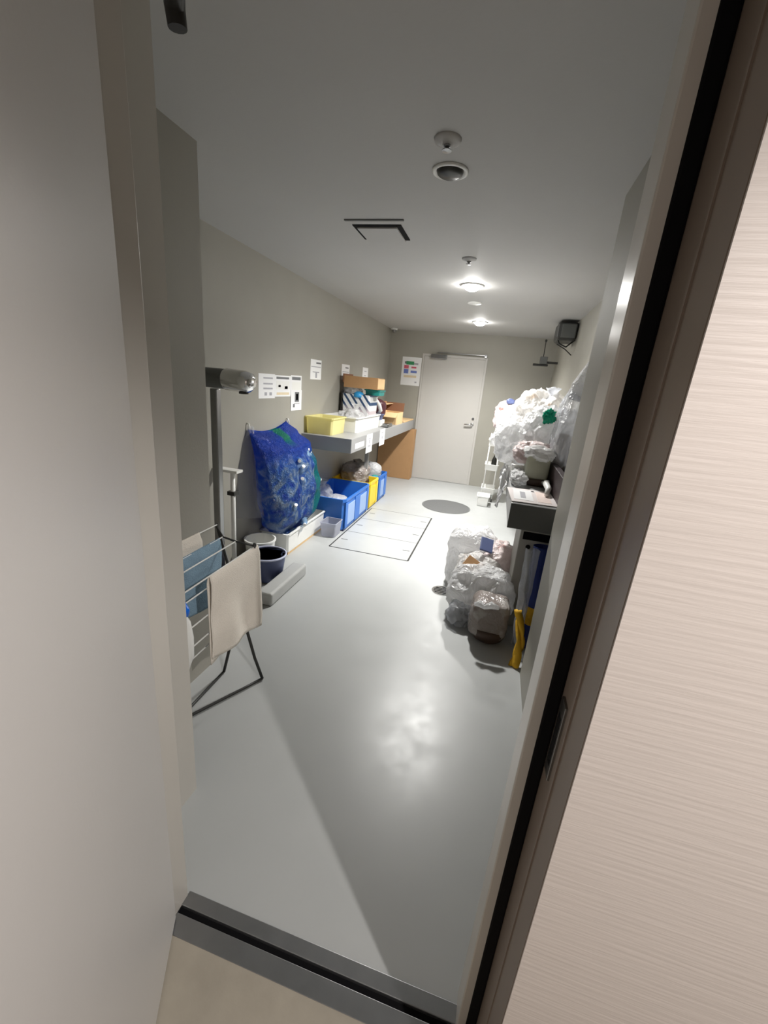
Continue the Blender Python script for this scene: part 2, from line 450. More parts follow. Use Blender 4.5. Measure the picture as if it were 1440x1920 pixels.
for s0 in (-1,):
    tube(bm, [leafpt(0.80, 0.0, 1.0), leafpt(0.80, -0.05, 1.0), leafpt(0.79, -0.055, 1.0), leafpt(0.68, -0.055, 1.0)], 0.010, 10)
struct('lever_handle', bm, mt['steel'], d1, smooth=True)

# far door
d2 = struct('door_2', box(B(), DX0+0.004, DX1-0.004, YB-0.004, YB+0.036, 0.004, DZ-0.004, 0.002), mt['door'], loc=(DX0, YB, 0))
bm = B(); box(bm, DX0-0.03, DX0+0.003, YB-0.012, YB, 0, DZ+0.03); box(bm, DX1-0.003, DX1+0.03, YB-0.012, YB, 0, DZ+0.03); box(bm, DX0, DX1, YB-0.012, YB, DZ-0.003, DZ+0.03)
struct('door_frame', bm, mt['door'], d2)
struct('closer_body', box(B(), -1.22, -0.96, YB-0.075, YB-0.006, 2.035, 2.10, 0.01), mt['steel'], d2)
bm = B(); box(bm, -1.12, -0.32, YB-0.05, YB-0.035, 2.125, 2.14, 0.003); box(bm, -0.36, -0.32, YB-0.05, YB, 2.10, 2.145, 0.003)
struct('closer_arm', bm, mt['steel'], d2)
bm = B(); tube(bm, [(-0.405, YB, 1.04), (-0.405, YB-0.05, 1.04), (-0.42, YB-0.055, 1.04), (-0.53, YB-0.055, 1.035)], 0.012, 12)
lathe(bm, [(0.028, 0), (0.028, 0.008), (0.02, 0.012)], (-0.405, YB-0.004, 1.04), 20, Matrix.Rotation(PI/2, 4, 'X'))
struct('lever_handle', bm, mt['chrome'], d2, smooth=True)
struct('lock_cylinder', lathe(B(), [(0.02, 0), (0.02, 0.012), (0.014, 0.016)], (-0.40, YB-0.004, 1.135), 18, Matrix.Rotation(PI/2, 4, 'X')), mt['steeld'], d2)

# ---------------------------------------------------------------- ceiling fittings
def downlight(x, y, lit, label):
    t = thing('downlight', label, 'ceiling light', (x, y, CZ), 'downlights in the row down the ceiling')
    q = 1.3 if lit else 1.0
    bm = B(); lathe(bm, [(q*r, z) for r, z in [(0.062, 0.0), (0.075, 0.0), (0.075, -0.006), (0.064, -0.010), (0.058, -0.004), (0.054, -0.001)]], (x, y, CZ), 32)
    o = obj('trim_ring', bm, mt['white'], t, smooth=True)
    if lit:
        obj('diffuser', lathe(B(), [(0.074, -0.001), (0.068, -0.018), (0.05, -0.034), (0.026, -0.043), (0.0001, -0.046)], (x, y, CZ), 28), mt['lamp'], t, smooth=True)
    else:
        obj('lamp_recess', lathe(B(), [(0.056, -0.001), (0.052, -0.012), (0.040, -0.020), (0.0001, -0.024)], (x, y, CZ), 28), mt['lampoff'], t, smooth=True)
downlight(-0.349, 2.03, False, 'unlit ceiling downlight nearest the entrance, dark in its ring')
downlight(-0.390, 4.01, True, 'lit ceiling downlight, the nearer and larger of the two glowing ones')
downlight(-0.423, 6.03, True, 'lit ceiling downlight closest to the far grey door')

def sprinkler(x, y, label):
    t = thing('sprinkler', label, 'sprinkler', (x, y, CZ), 'sprinkler heads on the ceiling')
    obj('cover_plate', lathe(B(), [(0.0, 0), (0.05, 0.0), (0.048, -0.008), (0.028, -0.016), (0.02, -0.018)], (x, y, CZ), 28), mt['ceil'], t, smooth=True)
    bm = B(); lathe(bm, [(0.013, -0.016), (0.012, -0.024), (0.006, -0.027), (0.006, -0.032), (0.018, -0.034), (0.018, -0.036), (0.0001, -0.038)], (x, y, CZ), 20)
    obj('nozzle', bm, mt['steeld'], t)
sprinkler(-0.331, 1.80, 'small round ceiling sprinkler in front of the unlit downlight')
sprinkler(-0.359, 3.24, 'small round ceiling sprinkler just before the nearer lit downlight')
o = obj('ceiling_speaker', lathe(B(), [(0.075, 0.0), (0.075, -0.006), (0.066, -0.009), (0.0001, -0.010)], (-0.416, 4.77, CZ), 32), mt['white'], loc=(-0.416, 4.77, CZ), smooth=True)
tag(o, 'flat pale round ceiling disc between the two lit downlights', 'ceiling disc')
# vent: a slot and a hinged panel with open dark gaps
t = thing('ceiling_vent', 'square ceiling vent panel with black gap on three sides', 'vent', (-0.83, 2.7, CZ))
bm = B(); box(bm, -0.965, -0.72, 2.625, 2.655, CZ-0.004, CZ+0.002); box(bm, -0.985, -0.965, 2.625, 2.87, CZ-0.004, CZ+0.002); box(bm, -0.725, -0.695, 2.625, 2.88, CZ-0.004, CZ+0.002)
obj('gap', bm, mt['rubber'], t)
obj('panel', box(B(), -0.965, -0.725, 2.655, 2.90, CZ-0.012, CZ-0.0005, 0.003), mt['ceil'], t)
bm = B(); box(bm, -1.006, -0.662, 2.545, 2.562, CZ-0.006, CZ+0.002, 0.001)
obj('slot_rail', bm, mt['greym'], t)
# dome camera
t = thing('dome_camera', 'small white dome camera in the far left ceiling corner', 'camera', (-1.86, 7.18, CZ))
obj('mount', lathe(B(), [(0.055, 0), (0.055, -0.02), (0.048, -0.026), (0.042, -0.027)], (-1.86, 7.18, CZ), 26), mt['white'], t, smooth=True)
obj('dome', lathe(B(), [(0.042, -0.026), (0.04, -0.045), (0.028, -0.062), (0.012, -0.07), (0.0001, -0.072)], (-1.86, 7.18, CZ), 26), mt['steel'], t, smooth=True)
# wall fan / bracket box on right wall
t = thing('wall_heater', 'dark grey boxy unit fixed high on the right wall', 'wall unit', (0.6, 5.55, 2.2))
obj('housing', box(B(), 0.50, 0.705, 5.45, 5.85, 2.225, 2.425, 0.03, 3), mt['dark'], t)
obj('front_panel', box(B(), 0.53, 0.69, 5.440, 5.452, 2.25, 2.40, 0.01), mt['greym'], t)
bm = B(); tube(bm, [(0.70, 5.5, 2.24), (0.62, 5.5, 2.16), (0.54, 5.5, 2.19), (0.50, 5.52, 2.26)], 0.009, 8); tube(bm, [(0.52, 5.55, 2.19), (0.62, 5.55, 2.14), (0.70, 5.55, 2.08)], 0.006, 8)
obj('bracket', bm, mt['dark'], t, smooth=True)
t = thing('antenna_box', 'thin dark aerial with small box below, at far right corner', 'aerial', (0.52, 6.9, 2.1))
bm = B(); tube(bm, [(0.50, 6.9, 2.10), (0.495, 6.9, 2.36)], 0.006, 8); lathe(bm, [(0.0001, 0), (0.016, 0.008), (0.016, 0.03), (0.0001, 0.04)], (0.495, 6.9, 2.35), 12)
obj('rod', bm, mt['dark'], t, smooth=True)
obj('box', box(B(), 0.46, 0.56, 6.85, 6.95, 2.05, 2.15, 0.006), mt['greym'], t)
bm = B(); box(bm, 0.37, 0.58, 6.87, 6.93, 2.02, 2.05, 0.006); box(bm, 0.55, 0.71, 6.88, 6.92, 2.06, 2.09)
obj('arm', bm, mt['dark'], t)

# ---------------------------------------------------------------- floor fittings
t = thing('floor_hatch', 'long floor hatch painted grey with thin dark joint', 'floor hatch', (-1.0, 4.3, 0))
hx0, hx1, hy0, hy1 = -1.405, -0.605, 3.612, 5.07
bm = B()
for a in ((hx0, hx1, hy0-0.006, hy0+0.006), (hx0-0.006, hx0+0.006, hy0, hy1), (hx1-0.008, hx1+0.008, hy0, hy1)): box(bm, *a, -0.001, 0.0012)
obj('joint', bm, mt['dark'], t)
for y in (4.11, 4.61, hy1): obj('panel_seam', box(B(), hx0, hx1, y-0.003, y+0.003, -0.001, 0.0008), mt['greym'], t)
for y in (3.86, 4.36, 4.86):
    for x in (hx0+0.07, hx1-0.07):
        obj('lifting_slot', box(B(), x-0.035, x+0.035, y-0.006, y+0.006, -0.001, 0.0015), mt['greym'], t)
t = thing('manhole_cover', 'round dark grey manhole cover flush with the grey floor', 'manhole cover', (-0.505, 5.72, 0))
obj('plate', lathe(B(), [(0.325, 0.0), (0.325, 0.002), (0.318, 0.003), (0.0001, 0.003)], (-0.505, 5.72, 0), 64), mat('speckled_cast_iron', rgb(92, 93, 93), 0.6, var=0.3, vscale=70), t)
obj('rim', lathe(B(), [(0.34, -0.001), (0.34, 0.0015), (0.328, 0.0015), (0.328, -0.001)], (-0.505, 5.72, 0), 64), mt['greym'], t)
t = thing('floor_drain', 'round steel floor drain beside the white rubbish bags', 'drain', (-0.215, 3.15, 0))
obj('drain_ring', lathe(B(), [(0.085, 0.0), (0.085, 0.003), (0.070, 0.003), (0.070, 0.0005)], (-0.215, 3.15, 0), 36), mt['chrome'], t)
obj('drain_pan', lathe(B(), [(0.07, 0.0008), (0.0001, 0.0008)], (-0.215, 3.15, 0), 30), mt['dark'], t)
bm = B()
for k in range(-2, 3):
    hw = math.sqrt(0.07**2-(k*0.026)**2)
    box(bm, -0.215-hw, -0.215+hw, 3.15+k*0.026-0.006, 3.15+k*0.026+0.006, 0.0, 0.003)
obj('grate', bm, mt['chrome'], t)

# ---------------------------------------------------------------- left side
CT, CBt = 1.014, 0.867
t = thing('storage_counter', 'long grey counter along the left wall holding tubs and boxes', 'counter', (-1.66, 5.6, 0))
obj('worktop', box(B(), -1.941, -1.385, 4.03, 7.315, CBt, CT, 0.004), mt['counter'], t)
for y in (5.3,):
    obj('support_post', box(B(), -1.62, -1.57, y-0.02, y+0.02, 0.0, CBt, 0.002), mt['counter'], t)
obj('name_strip', box(B(), -1.386, -1.3835, 4.15, 4.45, 0.90, 0.955), mt['paper'], t)
bm = B()
for z in (0.916, 0.936): box(bm, -1.3845, -1.3828, 4.17, 4.43, z-0.003, z+0.003)
obj('strip_print', bm, mt['ink'], t)

# yellow tub
t = thing('storage_tub', 'translucent yellow plastic tub at near end of left counter', 'tub', (-1.77, 4.29, CT), 'tubs on the left counter')
obj('tub_body', openbox(B(), -1.925, -1.625, 4.09, 4.475, CT+0.001, 1.19, 0.006, 0.95), mt['yellowt'], t)
obj('contents', blob(B(), (-1.78, 4.27, CT+0.008), (0.12, 0.15, 0.055), 3, sub=4), mt['pbag'], t, smooth=True)
# white tub
t = thing('storage_tub', 'white rectangular plastic tub in middle of left counter', 'tub', (-1.71, 4.98, CT), 'tubs on the left counter')
obj('tub_body', openbox(B(), -1.925, -1.50, 4.53, 5.46, CT+0.001, 1.185, 0.007, 0.96), mt['white'], t)
o = obj('plastic_bag', tuft(blob(B(), (-1.68, 4.80, CT+0.012), (0.15, 0.16, 0.12), 11, amp=0.3), (-1.62, 4.8, 1.22), 0.10, 0.05, 4), mt['pbag'], loc=(-1.68, 4.80, CT+0.012), smooth=True)
tag(o, 'crumpled white plastic bag spilling out of the white tub', 'plastic bag')
# striped carrier bag with things in it
sb = thing('striped_bag', 'white bag with diagonal navy and pink stripes in the tub', 'bag', (-1.71, 5.2, CT+0.01))
def striped():
    m = mat('diagonal_stripes', rgb(240, 240, 240), 0.4, transl=0.15)
    nt = m.node_tree; N = nt.nodes; L = nt.links; p = N['Principled BSDF']
    tc = N.new('ShaderNodeTexCoord'); mp = N.new('ShaderNodeMapping'); mp.inputs['Rotation'].default_value = (0, math.radians(38), 0)
    L.new(tc.outputs['Object'], mp.inputs[0])
    sx = N.new('ShaderNodeSeparateXYZ'); L.new(mp.outputs[0], sx.inputs[0])
    mu = N.new('ShaderNodeMath'); mu.operation = 'MULTIPLY'; mu.inputs[1].default_value = 15.0; L.new(sx.outputs[0], mu.inputs[0])
    fr = N.new('ShaderNodeMath'); fr.operation = 'FRACT'; L.new(mu.outputs[0], fr.inputs[0])
    gt = N.new('ShaderNodeMath'); gt.operation = 'GREATER_THAN'; gt.inputs[1].default_value = 0.62; L.new(fr.outputs[0], gt.inputs[0])
    s2 = N.new('ShaderNodeSeparateXYZ'); L.new(tc.outputs['Object'], s2.inputs[0])
    g2 = N.new('ShaderNodeMapRange'); g2.inputs[1].default_value = 0.20; g2.inputs[2].default_value = 0.27; L.new(s2.outputs[2], g2.inputs[0])
    c1 = N.new('ShaderNodeMix'); c1.data_type = 'RGBA'; c1.inputs[6].default_value = rgb(214, 200, 204); c1.inputs[7].default_value = rgb(36, 72, 112); L.new(g2.outputs[0], c1.inputs[0])
    c2 = N.new('ShaderNodeMix'); c2.data_type = 'RGBA'; c2.inputs[6].default_value = rgb(240, 240, 240); L.new(gt.outputs[0], c2.inputs[0]); L.new(c1.outputs[2], c2.inputs[7])
    L.new(c2.outputs[2], p.inputs['Base Color'])
    return m
bm = B(); openbox(bm, -1.895, -1.53, 5.03, 5.38, CT+0.012, 1.42, 0.004, 0.97, 0.002, 0.004)
obj('bag_body', bm, striped(), sb)
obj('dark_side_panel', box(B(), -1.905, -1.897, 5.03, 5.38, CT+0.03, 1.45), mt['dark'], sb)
o = obj('plastic_bag', blob(B(), (-1.80, 5.16, 1.36), (0.12, 0.11, 0.085), 5, amp=0.3, sub=4), mt['pclear'], loc=(-1.80, 5.16, 1.36), smooth=True)
tag(o, 'clear crumpled bag on top of the striped bag, below the brown carton', 'plastic bag')
o = obj('round_plastic_cap', lathe(B(), [(0.0001, 0.0), (0.062, 0.0), (0.066, 0.02), (0.058, 0.05), (0.03, 0.07), (0.0001, 0.072)], (-1.69, 5.07, 1.385), 26), mt['sky'], loc=(-1.69, 5.07, 1.385), smooth=True)
tag(o, 'round sky-blue plastic lid poking out of the striped bag', 'lid')
o = obj('plastic_crate', openbox(B(), -1.62, -1.44, 5.10, 5.36, 1.425, 1.49, 0.005, 0.95), mt['teal'], loc=(-1.53, 5.2, 1.425))
tag(o, 'small teal plastic basket under the light end of the carton', 'basket')
t = thing('cardboard_carton', 'long brown cardboard carton with pale lit end, topmost on left pile', 'box', (-1.66, 5.18, 1.50))
obj('carton_body', box(B(), -1.875, -1.445, 5.02, 5.34, 1.495, 1.63, 0.002), mt['card'], t)
obj('lit_end', box(B(), -1.446, -1.4425, 5.03, 5.33, 1.505, 1.622), mt['cardlt'], t)  # lit end face of the carton, its light put into paler cardboard colour
obj('open_flap', box(B(), -1.89, -1.872, 5.02, 5.34, 1.55, 1.65), mt['cardd'], t)
# further stuff to the far end
t = thing('tote_bag', 'dark maroon bag with white loop handle behind white tub', 'bag', (-1.71, 5.85, CT))
obj('bag_body', blob(B(), (-1.71, 5.85, CT+0.09), (0.17, 0.16, 0.14), 21, amp=0.12, sub=4), mt['maroon'], t, smooth=True)
bm = B(); tube(bm, [(-1.80, 5.70, 1.37), (-1.70, 5.66, 1.375), (-1.62, 5.64, 1.34), (-1.57, 5.63, 1.28), (-1.55, 5.63, 1.22), (-1.58, 5.64, 1.18)], [0.02, 0.024, 0.026, 0.026, 0.026, 0.022], 10)
obj('loop_handle', bm, mt['white'], t, smooth=True)
obj('pink_patch', blob(B(), (-1.71, 5.675, 1.17), (0.06, 0.025, 0.045), 4, sub=3), mt['pink'], t, smooth=True)
o = obj('dark_basket', openbox(B(), -1.83, -1.50, 5.50, 5.63, CT+0.09, CT+0.165, 0.005, 0.92), mt['navyin'], loc=(-1.66, 5.56, CT+0.09)); tag(o, 'dark slate basket in front of the maroon bag', 'basket')
o = obj('white_carton', box(B(), -1.84, -1.50, 5.49, 5.70, CT+0.001, CT+0.088, 0.003), mt['white'], loc=(-1.67, 5.6, CT)); tag(o, 'low white carton beneath the dark slate basket', 'box')
o = obj('metal_tin', box(B(), -1.475, -1.39, 5.50, 5.72, CT-0.0+0.001, CT+0.05, 0.01), mt['steel'], loc=(-1.43, 5.6, CT)); tag(o, 'small silver tin at counter front edge by the white carton', 'tin')
t = thing('open_carton', 'open tan cardboard carton with raised flaps, far end of counter', 'box', (-1.55, 6.2, CT))
bm = B(); openbox(bm, -1.68, -1.40, 6.02, 6.40, CT+0.001, CT+0.17, 0.005, 1.0, 0.0005, 0.002)
obj('carton_body', bm, mt['cardlt'], t)
bm = B(); box(bm, 0, 0.28, -0.004, 0.0, 0, 0.13, mtx=Matrix.Translation((-1.68, 6.02, CT+0.17)) @ Matrix.Rotation(math.radians(118), 4, 'X'))
obj('front_flap', bm, mt['cardlt'], t)
bm = B(); box(bm, 0, 0.28, 0, 0.004, 0, 0.13, mtx=Matrix.Translation((-1.68, 6.40, CT+0.17)) @ Matrix.Rotation(math.radians(-15), 4, 'X'))
obj('rear_flap', bm, mt['cardd'], t)
t = thing('cardboard_carton', 'brown carton stacked behind the maroon bag against left wall', 'box', (-1.80, 6.25, CT))
obj('carton_body', box(B(), -1.935, -1.70, 6.05, 6.5, CT+0.001, CT+0.30, 0.002), mt['card'], t)
obj('top_flap', box(B(), -1.70, -1.58, 6.05, 6.45, CT+0.27, CT+0.276, mtx=None), mt['cardlt'], t)
o = obj('wooden_board', box(B(), -1.60, -1.395, 6.5, 7.25, CT+0.001, CT+0.02, 0.002), mt['cardlt'], loc=(-1.5, 6.9, CT)); tag(o, 'thin pale board lying on the far end of left counter', 'board')
# tags hung on counter front
def tagcard(y0, y1, z0, z1, label, marks):
    t = thing('hanging_tag', label, 'paper sign', (-1.382, (y0+y1)/2, z0), 'paper tags hung on the counter edge')
    obj('card', box(B(), -1.3835, -1.381, y0, y1, z0, z1), mt['paper'], t)
    bm = B()
    for a, b_, c, d in marks: box(bm, -1.3812, -1.3803, y0+(y1-y0)*a, y0+(y1-y0)*b_, z0+(z1-z0)*c, z0+(z1-z0)*d)
    obj('print', bm, mt['ink'], t)
tagcard(4.53, 4.76, 0.80, 1.012, 'white paper tag on left counter edge, nearer of two', [(.3, .7, .72, .78), (.4, .6, .5, .7), (.25, .75, .3, .42)])
tagcard(5.08, 5.32, 0.82, 1.025, 'white paper tag on left counter edge, farther of two', [(.4, .6, .4, .55), (.3, .7, .75, .8)])
# notices on the left wall
def notice(y0, y1, z0, z1, label, marks, inks, name='wall_notice', lift=0.0, tilt=0.0):
    t = thing(name, label, 'notice', (XL, (y0+y1)/2, z0), 'paper notices taped to the left wall')
    obj('sheet', box(B(), XL+lift, XL+0.0016+lift, y0, y1, z0, z1), mt['paper'], t)
    for (a, b_, c, d), ik in zip(marks, inks):
        obj('print', box(B(), XL+lift+0.001, XL+0.0022+lift, y0+(y1-y0)*a, y0+(y1-y0)*b_, z0+(z1-z0)*c, z0+(z1-z0)*d), mt[ik], t)
    return t
notice(3.205, 3.475, 1.372, 1.575, 'white notice with three grey text bars, leftmost on the wall',
       [(.28, .85, .80, .86), (.28, .85, .57, .63), (.28, .85, .37, .44), (.35, .5, .12, .25), (.65, .8, .12, .25)], ['ink', 'ink', 'ink', 'ink', 'ink'])
notice(3.476, 3.77, 1.385, 1.57, 'notice with black title and map, between two wall notices',
       [(.08, .88, .83, .93), (.08, .92, .34, .74), (.1, .9, .08, .2), (.2, .35, .45, .55), (.6, .8, .36, .5)], ['inkd', 'white', 'inko', 'ink', 'ink'])
notice(3.772, 4.00, 1.40, 1.58, 'small notice with dark title, right of the map notice',
       [(.1, .9, .76, .92), (.1, .9, .2, .66)], ['inkd', 'white'])
notice(3.775, 4.005, 1.25, 1.445, 'narrow slip with a framed column, overlapping the small notice',
       [(.35, .75, .42, .9), (.46, .64, .5, .82), (.2, .35, .16, .32), (.3, .8, .32, .36)], ['inkd', 'white', 'inkd', 'ink'], lift=0.003)
notice(4.20, 4.475, 1.555, 1.755, 'white notice with one dark corner word, right of the cluster',
       [(.5, .95, .80, .88), (.05, .95, .62, .66), (.2, .8, .35, .4), (.45, .6, .08, .35)], ['inkd', 'ink', 'ink', 'ink'])
notice(5.10, 5.38, 1.575, 1.76, 'white notice half hidden behind the brown carton',
       [(.45, .85, .75, .83), (.1, .9, .5, .54), (.5, .9, .12, .22)], ['inkd', 'ink', 'inkd'])
notice(5.93, 6.18, 1.60, 1.765, 'pale small notice farthest along the left wall',
       [(.3, .7, .65, .72), (.3, .7, .3, .36)], ['ink', 'ink'])
# poster by the far door
t = thing('wall_poster', 'poster with green, red, blue and yellow rows beside far door', 'poster', (-1.54, YB, 1.58))
obj('sheet', box(B(), -1.705, -1.375, YB-0.003, YB, 1.575, 2.03), mt['paper'], t)
def pr(a, b_, c, d, ik, nm='print'):
    obj(nm, box(B(), -1.705+0.33*a, -1.705+0.33*b_, YB-0.0042, YB-0.002, 1.575+0.455*c, 1.575+0.455*d), mt[ik], t)
pr(.14, .22, .76, .84, 'inkd'); pr(.22, .62, .73, .85, 'inkg'); pr(.62, .84, .74, .80, 'ink')
pr(.12, .36, .59, .71, 'inkr'); pr(.50, .76, .61, .67, 'inkr')
pr(.12, .36, .42, .57, 'inkb'); pr(.48, .80, .45, .53, 'inkb')
pr(.14, .80, .28, .36, 'inko'); pr(.74, .84, .10, .15, 'ink')
# cardboard box under the far end
t = thing('cardboard_carton', 'large flat brown carton standing under far end of counter', 'box', (-1.6, 7.1, 0))
obj('carton_body', box(B(), -1.93, -1.325, 7.06, 7.26, 0.002, 0.86, 0.003), mt['card'], t)

# crates under the counter
def crate(y0, y1, m, mi, label, windows, z1=0.36, name='plastic_crate'):
    t = thing(name, label, 'crate', (-1.67, (y0+y1)/2, 0), 'crates in a row under the left counter')
    obj('crate_body', openbox(B(), -1.93, -1.425, y0+0.006, y1-0.006, 0.015, z1, 0.008, 0.985, 0.010, 0.03), m, t)
    obj('base_skid', box(B(), -1.92, -1.43, y0+0.02, y1-0.02, 0.001, 0.016), mt['navy'], t)
    for a, b_ in windows:
        obj('inset_panel', box(B(), -1.4245, -1.4185, y0+a, y0+b_, 0.05, z1-0.075, 0.002), mi, t)
    edges = [0.02]+[x for ab in windows for x in ab]+[y1-y0-0.02]
    for a, b_ in zip(edges[0::2], edges[1::2]):
        if b_-a > 0.012: obj('side_rib', box(B(), -1.426, -1.414, y0+a+0.004, y0+b_-0.004, 0.03, z1-0.04, 0.002), m, t)
    return t
crate(4.05, 4.93, mt['blue'], mt['bluelt'], 'bright blue crate nearest the clear bin, largest of the row', [(0.10, 0.34), (0.52, 0.78)])
crate(4.945, 5.345, mt['yellow'], mt['yellow'], 'yellow crate between the two blue crates', [(0.10, 0.30)])
crate(5.36, 5.80, mt['blue'], mt['bluelt'], 'bright blue crate nearest the far brown carton', [(0.12, 0.30)])
o = obj('plastic_bag', tuft(blob(B(), (-1.78, 4.22, 0.12), (0.13, 0.15, 0.18), 31, amp=0.25), (-1.74, 4.2, 0.42), 0.09, 0.05, 2), mt['pclear'], loc=(-1.78, 4.22, 0.12), smooth=True)
tag(o, 'clear crumpled bag at near corner of the large blue crate', 'plastic bag')
o = obj('plastic_bag', blob(B(), (-1.66, 4.45, 0.12), (0.12, 0.14, 0.09), 33, amp=0.15, sub=4), mt['pbag'], loc=(-1.66, 4.45, 0.12), smooth=True)
tag(o, 'small white bag lying inside the large blue crate', 'plastic bag')
o = obj('blue_sheet', blob(B(), (-1.66, 4.48, 0.03), (0.23, 0.38, 0.055), 8, amp=0.1, sub=4, sq=5), mt['blue'], loc=(-1.66, 4.48, 0.03), smooth=True)
tag(o, 'blue plastic sheet lining the floor of large blue crate', 'sheet')
o = obj('rubbish_bag', tuft(blob(B(), (-1.74, 5.30, 0.22), (0.18, 0.20, 0.17), 35, amp=0.2), (-1.72, 5.3, 0.50), 0.07, 0.05, 6), mt['pgrey'], loc=(-1.74, 5.3, 0.22), smooth=True)
tag(o, 'grey translucent rubbish bag above the yellow crate in shadow', 'rubbish bag')
o = obj('rubbish_bag', blob(B(), (-1.62, 5.62, 0.26), (0.15, 0.14, 0.13), 37, amp=0.12), mt['pbag'], loc=(-1.62, 5.62, 0.26), smooth=True)
tag(o, 'rounded white rubbish bag on top of the far blue crate', 'rubbish bag')
o = obj('green_lump', blob(B(), (-1.50, 5.44, 0.31), (0.05, 0.06, 0.03), 41, amp=0.1, sub=3), mt['teal'], loc=(-1.5, 5.44, 0.31), smooth=True)
tag(o, 'small dark green lump in front corner of far blue crate', 'lid')
o = obj('strap', box(B(), -1.50, -1.49, 5.02, 5.14, 0.30, 0.372, 0.002, mtx=None), mt['soil'], loc=(-1.49, 5.1, 0.3)); tag(o, 'dark strap hung over the rim of the yellow crate', 'strap')

# small clear bin
t = thing('clear_bin', 'small clear plastic bin on floor before the blue crate', 'bin', (-1.51, 3.92, 0))
obj('bin_body', openbox(B(), -1.60, -1.43, 3.82, 4.02, 0.003, 0.155, 0.004, 0.86, 0.006, 0.006), mt['pbin'], t)
obj('bin_contents', blob(B(), (-1.515, 3.92, 0.008), (0.05, 0.06, 0.03), 6, sub=4), mt['soil'], t, smooth=True)
# white tray under the blue bag
t = thing('shallow_tray', 'long white tray on the floor under blue bag', 'tray', (-1.79, 3.64, 0))
obj('tray_body', openbox(B(), -1.93, -1.655, 3.22, 4.06, 0.025, 0.205, 0.006, 0.985, 0.012, 0.012), mt['white'], t)
obj('wooden_batten', box(B(), -1.92, -1.66, 3.24, 4.05, 0.001, 0.024), mt['cardlt'], t)

# blue rubbish bag, mouth hung on two wall hooks
bc = Vector((-1.76, 3.5, 0.19))
def bagfn(u, v):
    # v 0..1 height, u angle
    a = 2*PI*u
    z = 0.04+1.0*v
    prof = [(0.0, 3.24, 3.86, -1.90, -1.70), (0.15, 3.10, 3.93, -1.93, -1.63), (0.4, 3.02, 3.97, -1.938, -1.60), (0.6, 3.00, 3.95, -1.938, -1.62),
            (0.78, 3.01, 3.90, -1.938, -1.69), (0.9, 3.01, 3.80, -1.938, -1.80), (1.0, 3.02, 3.71, -1.938, -1.91)]
    for p, q in zip(prof, prof[1:]):
        if v <= q[0]+1e-9:
            k = (v-p[0])/(q[0]-p[0]); k = k*k*(3-2*k)
            y0, y1, x0, x1 = [p[i]+(q[i]-p[i])*k for i in range(1, 5)]
            break
    ca, sa = math.cos(a), math.sin(a)
    e = 0.72
    X = (x0+x1)/2+(x1-x0)/2*math.copysign(abs(ca)**e, ca)
    Y = (y0+y1)/2+(y1-y0)/2*math.copysign(abs(sa)**e, sa)
    if v > 0.8:   # mouth: high at hooks, sagging between
        s = (Y-y0)/(y1-y0)
        z += (v-0.8)/0.2*(-0.03-0.05*math.sin(PI*min(1, s*1.0))+0.03*s)
    n = ridged((X*2.2, Y*2.2, z*1.6), 3, 1.5)-0.5
    fill = 0.055 if v < 0.72 else 0.02
    X += fill*n*(1 if ca > -0.3 else 0.1); Y += 0.03*n*sa
    X = max(X, -1.938)
    return (X, Y, z+0.125)
t = thing('bottle_sack', 'big blue and green see-through sack of bottles in tray', 'rubbish sack', tuple(bc))
bm = B(); sheet(bm, bagfn, 96, 80); bmesh.ops.remove_doubles(bm, verts=bm.verts, dist=0.0005)
be = [e for e in bm.edges if e.is_boundary and all(v.co.z < 0.3 for v in e.verts)]
if be: bmesh.ops.holes_fill(bm, edges=be, sides=200)
obj('film', bm, mt['bluebag'], t, smooth=True)
for y in (3.03, 3.70):
    obj('wall_hook', tube(B(), [(-1.942, y, 1.18), (-1.925, y, 1.18), (-1.918, y, 1.15), (-1.922, y, 1.13)], 0.006, 8), mt['white'], t, smooth=True)
def bottlemesh():
    bm = B(); lathe(bm, [(0.0001, 0), (0.03, 0.0), (0.033, 0.01), (0.033, 0.06), (0.030, 0.07), (0.033, 0.08), (0.033, 0.13), (0.028, 0.155), (0.013, 0.185), (0.013, 0.2)], n=14)
    bmesh.ops.remove_doubles(bm, verts=bm.verts, dist=0.0004)
    me = bpy.data.meshes.new('plastic_bottle'); bm.to_mesh(me); bm.free(); me.materials.append(mt['bottle'])
    for p in me.polygons: p.use_smooth = True
    bm = B(); lathe(bm, [(0.0155, 0.19), (0.0155, 0.212), (0.0001, 0.213)], n=12)
    c = bpy.data.meshes.new('cap'); bm.to_mesh(c); bm.free(); c.materials.append(mt['white'])
    return me, c
bme, cme = bottlemesh()
rb = random.Random(5)
for k in range(26):
    o = bpy.data.objects.new('plastic_bottle', bme); COL.objects.link(o)
    zz = 0.25+0.62*(k/26.0)
    o.location = (-1.72+rb.uniform(-0.05, 0.055), 3.52+rb.uniform(-0.25, 0.25), zz)
    o.rotation_euler = (rb.uniform(0.7, 1.9), rb.uniform(-0.5, 0.5), rb.uniform(0, 6.28) if False else rb.choice([0.2, 3.3])+rb.uniform(-.5, .5))
    tag(o, 'clear empty plastic bottle packed inside the blue sack', 'bottle', 'clear bottles inside the blue sack')
    c = bpy.data.objects.new('cap', cme); COL.objects.link(c); c.parent = o
